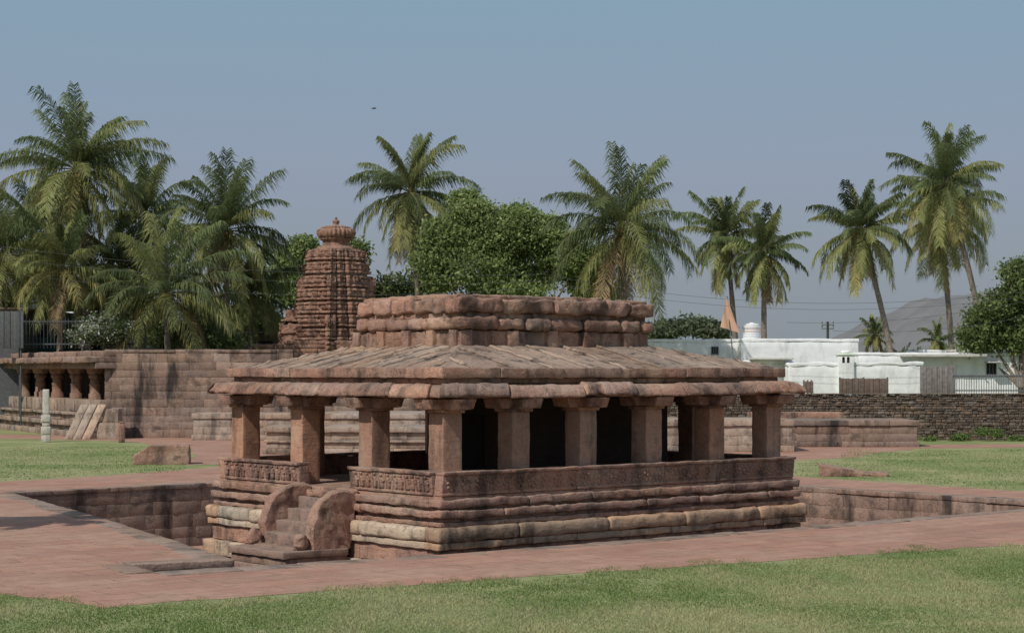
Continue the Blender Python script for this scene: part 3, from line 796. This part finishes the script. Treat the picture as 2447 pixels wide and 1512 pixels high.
Y=87
mb=MB(); mb.rbox(-.16,.16,-.14,.14,0,.9,res=.15,r=.03,amp=.02); mb.rbox(-.1,.1,-.1,.1,.9,1.0,res=.1,r=.03,amp=.01)
mk('stone_post',mb,M_stone,None,(PX(290,Y),Y,0),.3,'short reddish stone stub beside the path','stone post')
for i,a in enumerate((164,184,206)):
    Y=91.2; mb=MB()
    mb.rbox(-.2,.2,-.09,.09,0,2.0,res=.3,r=.015,amp=.012,fn=lambda p:(p.x+.38*p.z,p.y+.12*p.z,p.z*.86),tint=tuple(q*1.2 for q in rt(.1)))
    mk('stone_slab',mb,M_pale2,None,(PX(a,Y),Y,0.0),0,'long sandstone slab leaning against the old hall','stone slab',group='stone slabs leaning on the hall')
mb=MB(); mb.rbox(-.45,.75,-.5,.5,0,.8,res=.2,r=.03,amp=.04); mb.rbox(-.2,.6,-.4,.5,.8,1.5,res=.2,r=.03,amp=.04)
mk('stone_block',mb,M_pale2,None,(PX(250,91),91.8,0),0,'stepped squared stone block at the hall corner','stone block')
BY=60
mb=MB(); mb.tube([(-.14,0,0),(-.05,0,.01),(.05,0,.015),(.13,0,.03),(.17,0,.03)],[.01,.03,.035,.02,.006],8)
mb.grid([[(-.05,0,.02),(.06,0,.02)],[(-.02,.1,.05),(.05,.1,.05)],[(-.05,.2,.03),(-.03,.2,.03)]]); mb.grid([[(-.05,0,.02),(.06,0,.02)],[(-.02,-.1,.05),(.05,-.1,.05)],[(-.05,-.2,.03),(-.03,-.2,.03)]])
mb.V=[(a*.65,b*.65,c*.65) for a,b,c in mb.V]
mk('bird',mb,M_wire,None,(PX(893,BY),BY,PZ(260,BY)),.6,'small dark bird gliding in the sky','bird')
# ------------------------------------------------------------------ palms
def palm(cx,cy,rpx,Y,bx,seed,nf=34,old=.35,label='tall coconut palm with drooping green fronds',thin=1.,low=50,dark=1.):
    r=random.Random(seed)
    c=Vector((PX(cx,Y),Y,PZ(cy,Y))); base=Vector((PX(bx,Y),Y+r.uniform(-.5,.5),0)); L0=rpx*Y/F
    e=empty('palm_tree',tuple(base),0,label,'palm tree',group='coconut palms around the temple')
    mb=MB(); top=c-base; pts=[]
    for i in range(15):
        t=i/14; pts.append(Vector((top.x*(t**1.5),top.y*t,top.z*t)))
    rad=[(.24-.11*(i/14))*(1.06 if i%2 else .97)*(1.4 if i==0 else 1) for i in range(15)]
    mb.tube(pts,rad,10); mk('trunk',mb,M_bark,e)
    V=[];Fc=[];Tc=[]
    mbv=MB()
    for k in range(nf):
        f=k/(nf-1)
        az=k*2.39996+r.uniform(-.4,.4)
        el=math.radians(88-(88+low)*f**.95+r.uniform(-12,12))
        L=L0*1.38*r.uniform(.78,1.15)*(1 if f>.12 else .9)
        droop=math.radians(r.uniform(35,80)+20*f)*(.6 if f<.2 else 1)
        if el-droop<math.radians(-88): droop=el+math.radians(88)
        h=Vector((math.cos(az),math.sin(az),0)); tw=r.uniform(-.7,.7)
        side0=Vector((-math.sin(az),math.cos(az),0))
        p=Vector(top); N=12; P=[p.copy()];D=[]
        for i in range(N):
            t=(i+.5)/N; ang=el-droop*(t**1.8)
            hh=(h+side0*tw*t).normalized()
            d=hh*math.cos(ang)+Vector((0,0,math.sin(ang))); D.append(d); p=p+d*L/N; P.append(p.copy())
        D.append(D[-1])
        g=r.random()
        yel=Vector((.40,.36,.15)); ylg=Vector((.30,.315,.125)); grn=Vector((.15,.185,.08))
        if f>.95: col=Vector((.36,.26,.15))*r.uniform(.7,1.1)
        elif f>1-old*.6 and g<.45: col=yel*r.uniform(.75,1.15)
        elif f>1-old or g<.22: col=ylg*r.uniform(.75,1.15)
        else: col=grn*r.uniform(.65,1.35)
        col=col*dark; tc=tuple(col)
        mbv.tube(P,[.04*(1-.85*i/N) for i in range(N+1)],4,tint=(.28,.26,.12),capends=False)
        ns=int(78*thin); wd=r.uniform(.85,1.2)
        for i in range(ns):
            t=.10+.90*(i+r.random()*.8)/ns; x=t*N; a=min(N-1,int(x)); fr=x-a
            q=P[a].lerp(P[a+1],fr); d=D[a]
            sd_=d.cross(Vector((0,0,1)))
            if sd_.length<.1: sd_=side0
            sd_.normalize(); up=sd_.cross(d)
            ll=L*.25*wd*(math.sin(math.pi*min(1,(.25+t*.68)))**.5)*r.uniform(.65,1.15)+.12
            for sg in (-1,1):
                if r.random()<.08: continue
                dd=(sd_*sg*r.uniform(.5,.9)+d*r.uniform(.6,1.1)+up*r.uniform(-.25,.1)).normalized()
                m=q+dd*ll*.45; dn=(dd*.55+Vector((0,0,-1))*r.uniform(.5,1.5)).normalized(); tt=m+dn*ll*.6
                wv=d*(.034 if thin>=1 else .04)
                b=len(V)
                V+= [tuple(q-wv*.7),tuple(q+wv*.7),tuple(m+wv),tuple(m-wv),tuple(tt)]
                Fc+=[(b,b+1,b+2,b+3),(b+3,b+2,b+4)]
                s=r.uniform(.75,1.25); cc=(tc[0]*s,tc[1]*s,tc[2]*s); Tc+=[cc,cc]
    b=len(V); V+=mbv.V; Fc+=[tuple(i+b for i in f) for f in mbv.Fc]; Tc+=mbv.T
    for k in range(14):
        mb2=MB(); a=r.uniform(0,6.28); mb2.ball((top.x+.35*math.cos(a),top.y+.35*math.sin(a),top.z-r.uniform(.1,.7)),.14,tint=(.3,.2,.08),nu=7,nv=5)
        b=len(V); V+=mb2.V; Fc+=[tuple(i+b for i in f) for f in mb2.Fc]; Tc+=mb2.T
    mk('crown',(V,Fc,np.array(Tc)),M_leaf,e,smooth=False)
palm(182,405,150,112,215,1,54,.6,'very tall coconut palm with yellowing lower fronds',low=80)
palm(-5,610,135,110,10,2,36,.7,low=72)
palm(85,560,125,120,110,21,36,.7,low=75)
palm(150,640,110,108,140,25,32,.6,low=60)
palm(350,515,115,118,330,3,40,.35,low=65)
palm(290,640,105,114,300,27,30,.5,low=70)
palm(540,550,140,110,545,4,44,.3,low=60)
palm(395,700,150,104,405,5,36,.35,'low broad coconut palm with long arching fronds',low=45)
palm(230,700,100,116,240,22,30,.5,low=60)
palm(600,700,110,114,600,24,32,.3,low=45)
palm(980,460,125,120,1010,6,48,.45,low=76)
palm(1485,550,162,112,1497,7,52,.35,'large broad coconut palm with upright green fronds',low=65)
palm(1735,565,95,125,1765,8,42,.35,thin=.85,low=76)
palm(1825,605,86,118,1826,9,38,.35,thin=.85,low=76)
palm(2055,550,104,120,2150,10,46,.45,'slender curved-trunk coconut palm leaning over houses',low=78)
palm(2258,440,122,118,2375,11,48,.4,'tall leaning coconut palm with full crown',low=72)
palm(2245,520,114,124,2285,23,40,.6,low=78)
palm(2090,800,40,135,2090,12,18,.2,'young short coconut palm among houses',thin=.5)
palm(2240,815,42,138,2240,13,18,.2,'young short coconut palm among houses',thin=.5)
palm(-560,480,200,37,-570,31,30,.4,'coconut palm casting its shadow on the paving',low=60)
# ------------------------------------------------------------------ leafy trees
rng=np.random.default_rng(5)
def leafcloud(lobes,nper,leaf,cols,clump=.45,nclump=60):
    V=[];Cc=[]
    for c,rad in lobes:
        c=np.array(c);rad=np.array(rad)
        d=rng.normal(size=(nclump,3)); d/=np.linalg.norm(d,axis=1)[:,None]
        rr=rng.uniform(.5,1.02,(nclump,1)); cc=c+d*rad*rr
        tone=rng.uniform(.65,1.4,(nclump,1))
        base=np.array(cols)[rng.integers(0,len(cols),nclump)]*tone
        ids=rng.integers(0,nclump,nper)
        pos=cc[ids]+rng.normal(size=(nper,3))*np.array([clump,clump,clump*.55])
        a=rng.normal(size=(nper,3)); a/=np.linalg.norm(a,axis=1)[:,None]
        b=rng.normal(size=(nper,3)); b-=(b*a).sum(1)[:,None]*a; b/=np.linalg.norm(b,axis=1)[:,None]
        s=leaf*rng.uniform(.6,1.3,(nper,1))
        q=np.stack([pos-a*s,pos-b*s*.5,pos+a*s,pos+b*s*.5],1); V.append(q.reshape(-1,3)); Cc.append(base[ids]*rng.uniform(.85,1.15,(nper,1)))
    V=np.concatenate(V);Cc=np.concatenate(Cc); n=len(V)//4
    return V,np.arange(n*4).reshape(n,4),Cc
GRN=[(.12,.165,.06),(.155,.20,.075),(.19,.23,.09)]
def tree(lobes,Y,bx,label,nper=1500,leaf=.13,cols=GRN,name='leafy_tree',dz=.8,nclump=60,clump=.4,trunk=True,cat='tree',kind=None):
    base=Vector((PX(bx,Y),Y,0)); L=[]
    k=Y/F
    for (px,py,rx,ry) in lobes:
        L.append(((PX(px,Y)-base.x,rng.uniform(-1,1)*dz,PZ(py,Y)),(rx*k,rx*k*.9,ry*k)))
    V,Fa,Cc=leafcloud(L,nper,leaf,cols,clump,nclump)
    if not trunk:
        mk(name,(V.tolist(),Fa.tolist(),Cc),M_leaf,None,tuple(base),0,label,cat,kind=kind,smooth=False); return
    e=empty(name,tuple(base),0,label,cat)
    mk('crown',(V.tolist(),Fa.tolist(),Cc),M_leaf,e,smooth=False)
    mb=MB(); zc=min(l[0][2] for l in L)
    fork=Vector((0,0,max(.6,zc*.45))); mb.tube([(0,0,0),(.05,0,fork.z*.5),tuple(fork)],[.32,.24,.2],8)
    for c,rd in L:
        c=Vector(c); m=fork.lerp(c,.5)+Vector((0,0,-.3)); mb.tube([tuple(fork),tuple(m),tuple(c)],[.15,.09,.03],6)
    mk('trunk',mb,M_bark,e)
SUNNY=[(.19,.25,.09),(.235,.30,.11),(.29,.345,.145)]
tree([(1050,560,38,40),(1030,620,35,45),(1090,570,45,45),(1150,570,50,50),(1210,560,55,45),(1270,560,55,42),(1330,590,55,45),(1385,620,50,42),(1150,640,80,50),(1270,640,90,55),(1400,660,50,40),(1130,510,40,28),(1235,520,45,25),(1300,540,40,25),(1060,660,35,45),(1200,600,80,45),(1210,690,110,35),(1425,695,45,32),(1110,478,20,16)],116,1230,'broad dense green leafy tree behind the temple roof',nper=4200,leaf=.13,nclump=110,cols=SUNNY,clump=.36)
tree([(2390,740,55,50),(2350,770,45,45),(2440,690,45,50),(2480,760,80,80),(2420,810,60,35),(2335,810,40,35),(2435,650,26,26)],112,2440,'dark green leafy tree beside the white houses',nper=3200,leaf=.13,clump=.36)
tree([(690,620,40,40),(720,590,25,22),(660,680,45,50),(720,700,50,50),(845,600,25,30)],124,700,'bright green leafy tree behind the tower',nper=2200,leaf=.14,cols=SUNNY,clump=.36)
DK=[(.09,.125,.05),(.12,.155,.06),(.15,.18,.075)]
tree([(600,760,60,35),(500,760,60,35),(560,795,80,35),(460,800,55,28),(640,790,50,35)],126,560,'dark leafy tree behind the old wall',nper=2600,leaf=.17,cols=DK)
tree([(80,720,80,45),(-20,730,80,45),(180,730,80,40),(270,735,70,35),(350,750,60,35)],130,150,'dark dense leafy tree behind the palms',nper=3000,leaf=.17,cols=DK)
tree([(245,775,45,30),(290,790,35,25),(210,800,35,25),(250,800,50,25)],103.3,250,'flowering shrub with pale blossoms by the fence',nper=1300,leaf=.09,cols=[(.10,.14,.055),(.12,.16,.06),(.5,.5,.45)],name='flowering_shrub',clump=.25)
tree([(400,800,60,30),(480,805,50,28),(540,815,50,22)],106,450,'low dark green shrub behind the wall',nper=1300,leaf=.12,cols=DK,name='shrub',clump=.3)
tree([(1600,785,40,18),(1660,780,45,20),(1710,790,35,14),(1570,795,30,14)],150,1640,'low grey-green tree behind white houses',nper=1500,leaf=.2,cols=[(.13,.16,.095),(.15,.175,.105)])
tree([(1010,680,35,35),(940,690,35,35),(900,705,25,25)],125,960,'dark leafy tree under a palm',nper=1500,leaf=.16,cols=DK)
WD=[(.13,.2,.06),(.16,.22,.07)]
tree([(2350,1030,18,10),(2380,1035,16,12),(2300,1042,16,6),(2220,1050,22,5),(2430,1048,25,6),(2290,1052,20,4)],88.8,2330,'small green weeds growing at the rubble wall',260,leaf=.07,name='weeds',clump=.12,nclump=25,dz=.05,cols=WD,trunk=False,cat='weeds',kind='stuff')
lobs=[]
for i in range(90):
    Yb=R.uniform(260,330); px=R.uniform(-300,2750)
    lobs.append(((PX(px,Yb),Yb,R.uniform(1.5,4.)),(R.uniform(4,8),4,R.uniform(2,3.6))))
V,Fa,Cc=leafcloud(lobs,400,.6,[(.14,.155,.11),(.155,.17,.125)],1.0,30)
mk('distant_woodland',(V.tolist(),Fa.tolist(),Cc),M_leaf,kind='stuff',smooth=False,label='far belt of hazy green trees',cat='trees')
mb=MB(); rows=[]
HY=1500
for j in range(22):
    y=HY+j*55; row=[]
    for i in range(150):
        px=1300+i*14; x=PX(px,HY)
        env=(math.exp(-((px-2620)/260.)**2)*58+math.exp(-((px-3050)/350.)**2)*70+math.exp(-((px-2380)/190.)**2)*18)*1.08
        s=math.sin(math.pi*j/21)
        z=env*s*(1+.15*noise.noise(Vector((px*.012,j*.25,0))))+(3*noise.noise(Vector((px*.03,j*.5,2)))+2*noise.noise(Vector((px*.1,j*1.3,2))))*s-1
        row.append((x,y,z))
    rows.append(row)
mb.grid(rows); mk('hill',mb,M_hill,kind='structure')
# ------------------------------------------------------------------ grass blades
def near_edge(px): return np.interp(px,[-500,0,230,1280,2447,3000],[1392,1416,1450,1376,1302,1264])
N=240000
gy=rng.uniform(22.5,37.5,N); gx=rng.uniform(-.3,.3,N)*gy
pxx=CX+gx/gy*F; pyy=HZ+CH*F/gy
jit=rng.normal(size=N)*3.5+6*np.sin(gx*1.3+1)+5*np.sin(gx*3.1)+4*np.sin(gx*7)+3*np.sin(gx*13+gy)
ok=(pyy>near_edge(pxx)+jit)
gx,gy=gx[ok],gy[ok]
M=80000
mx=rng.uniform(-22,24,M); my=rng.uniform(50,82,M); mpx=CX+mx/my*F; mpy=HZ+CH*F/my
jj=rng.normal(size=M)*2+3*np.sin(mx*2)
okm=((mpx<440+jj*3)&(mpy>1056+jj)&(mpy<1131+jj-.055*(mpx-300).clip(0)+.05*(300-mpx).clip(0)))|((mpx>2010)&(mpy>1078+jj)&(mpy<jj+np.interp(mpx,[1890,2447,2700],[1136,1172,1188])))|((mpx>1900)&(mpx<2010)&(mpy>1106+jj)&(mpy<1137+jj))
mx,my=mx[okm],my[okm]
def blades(x,y,hmin,hmax,w):
    n=len(x); pn=np.array([noise.noise(Vector((a*.4,b*.3,0))) for a,b in zip(x,y)]); pn2=np.array([noise.noise(Vector((a*1.6,b*1.2,5))) for a,b in zip(x,y)])
    h=rng.uniform(hmin,hmax,n)*(1+.9*pn2); h=np.clip(h,.008,1)
    a=rng.uniform(0,2*np.pi,n); lx=rng.normal(size=n)*h*.5; ly=rng.normal(size=n)*h*.5
    p0=np.stack([x-np.cos(a)*w,y-np.sin(a)*w,np.zeros(n)],1);p1=np.stack([x+np.cos(a)*w,y+np.sin(a)*w,np.zeros(n)],1);p2=np.stack([x+lx,y+ly,h],1)
    f=np.clip(.38+pn*2.0+pn2*.8+rng.normal(size=n)*.17,0,1)[:,None]
    c=np.array([.175,.25,.08])*(1-f)+np.array([.44,.42,.225])*f; c*=rng.uniform(.75,1.2,(n,1))
    return np.stack([p0,p1,p2],1).reshape(-1,3),c
v1,c1=blades(gx,gy,.016,.042,.008); v2,c2=blades(mx,my,.025,.055,.016)
VV=np.concatenate([v1,v2]); CC=np.concatenate([c1,c2]); FF=np.arange(len(VV)).reshape(-1,3)
mk('grass',(VV.tolist(),FF.tolist(),CC),M_blade,kind='stuff',smooth=False,label='short patchy lawn grass around the court',cat='grass')
# ------------------------------------------------------------------ world, sun, camera
el=math.radians(46); hb=math.radians(9)
hd=(-U*math.cos(hb)-W*math.sin(hb)); ts=Vector((hd.x*math.cos(el),hd.y*math.cos(el),math.sin(el)))
sun=bpy.data.lights.new('sun','SUN'); sun.energy=3.3; sun.angle=math.radians(.55); sun.color=(1,.94,.85)
so=bpy.data.objects.new('sun',sun); so.rotation_euler=ts.to_track_quat('Z','Y').to_euler(); COL.objects.link(so)
w=bpy.data.worlds.new('World'); SC.world=w; w.use_nodes=True; nt=w.node_tree; bg=nt.nodes['Background']
sky=nt.nodes.new('ShaderNodeTexSky'); sky.sky_type='NISHITA'; sky.sun_disc=False; sky.sun_elevation=el; sky.sun_rotation=math.atan2(ts.x,ts.y); sky.dust_density=2
tc=nt.nodes.new('ShaderNodeTexCoord'); sp=nt.nodes.new('ShaderNodeSeparateXYZ'); nt.links.new(tc.outputs['Generated'],sp.inputs[0])
rp=nt.nodes.new('ShaderNodeValToRGB'); nt.links.new(sp.outputs['Z'],rp.inputs[0]); ee=rp.color_ramp.elements
for _ in range(3): ee.new(.5)
for k,(p,c) in enumerate([(0,(.26,.30,.34)),(.05,(.275,.315,.37)),(.11,(.29,.345,.45)),(.2,(.25,.375,.48)),(.6,(.29,.38,.5))]):
    ee[k].position=p; ee[k].color=(*c,1)
vm=nt.nodes.new('ShaderNodeVectorMath'); vm.operation='SCALE'; vm.inputs['Scale'].default_value=.07; nt.links.new(sky.outputs[0],vm.inputs[0])
mx_=nt.nodes.new('ShaderNodeMix'); mx_.data_type='RGBA'; mx_.inputs[0].default_value=.85
nt.links.new(vm.outputs[0],mx_.inputs[6]); nt.links.new(rp.outputs[0],mx_.inputs[7]); nt.links.new(mx_.outputs[2],bg.inputs['Color']); bg.inputs['Strength'].default_value=1.0
cam=bpy.data.cameras.new('camera'); cam.sensor_width=36; cam.lens=36*F/2447; cam.shift_y=(HZ-756)/2447; cam.clip_end=6000
co=bpy.data.objects.new('camera',cam); co.location=(0,0,CH); co.rotation_euler=(math.pi/2,0,0); COL.objects.link(co); SC.camera=co
SC.view_settings.view_transform='Standard'; SC.view_settings.look='None'
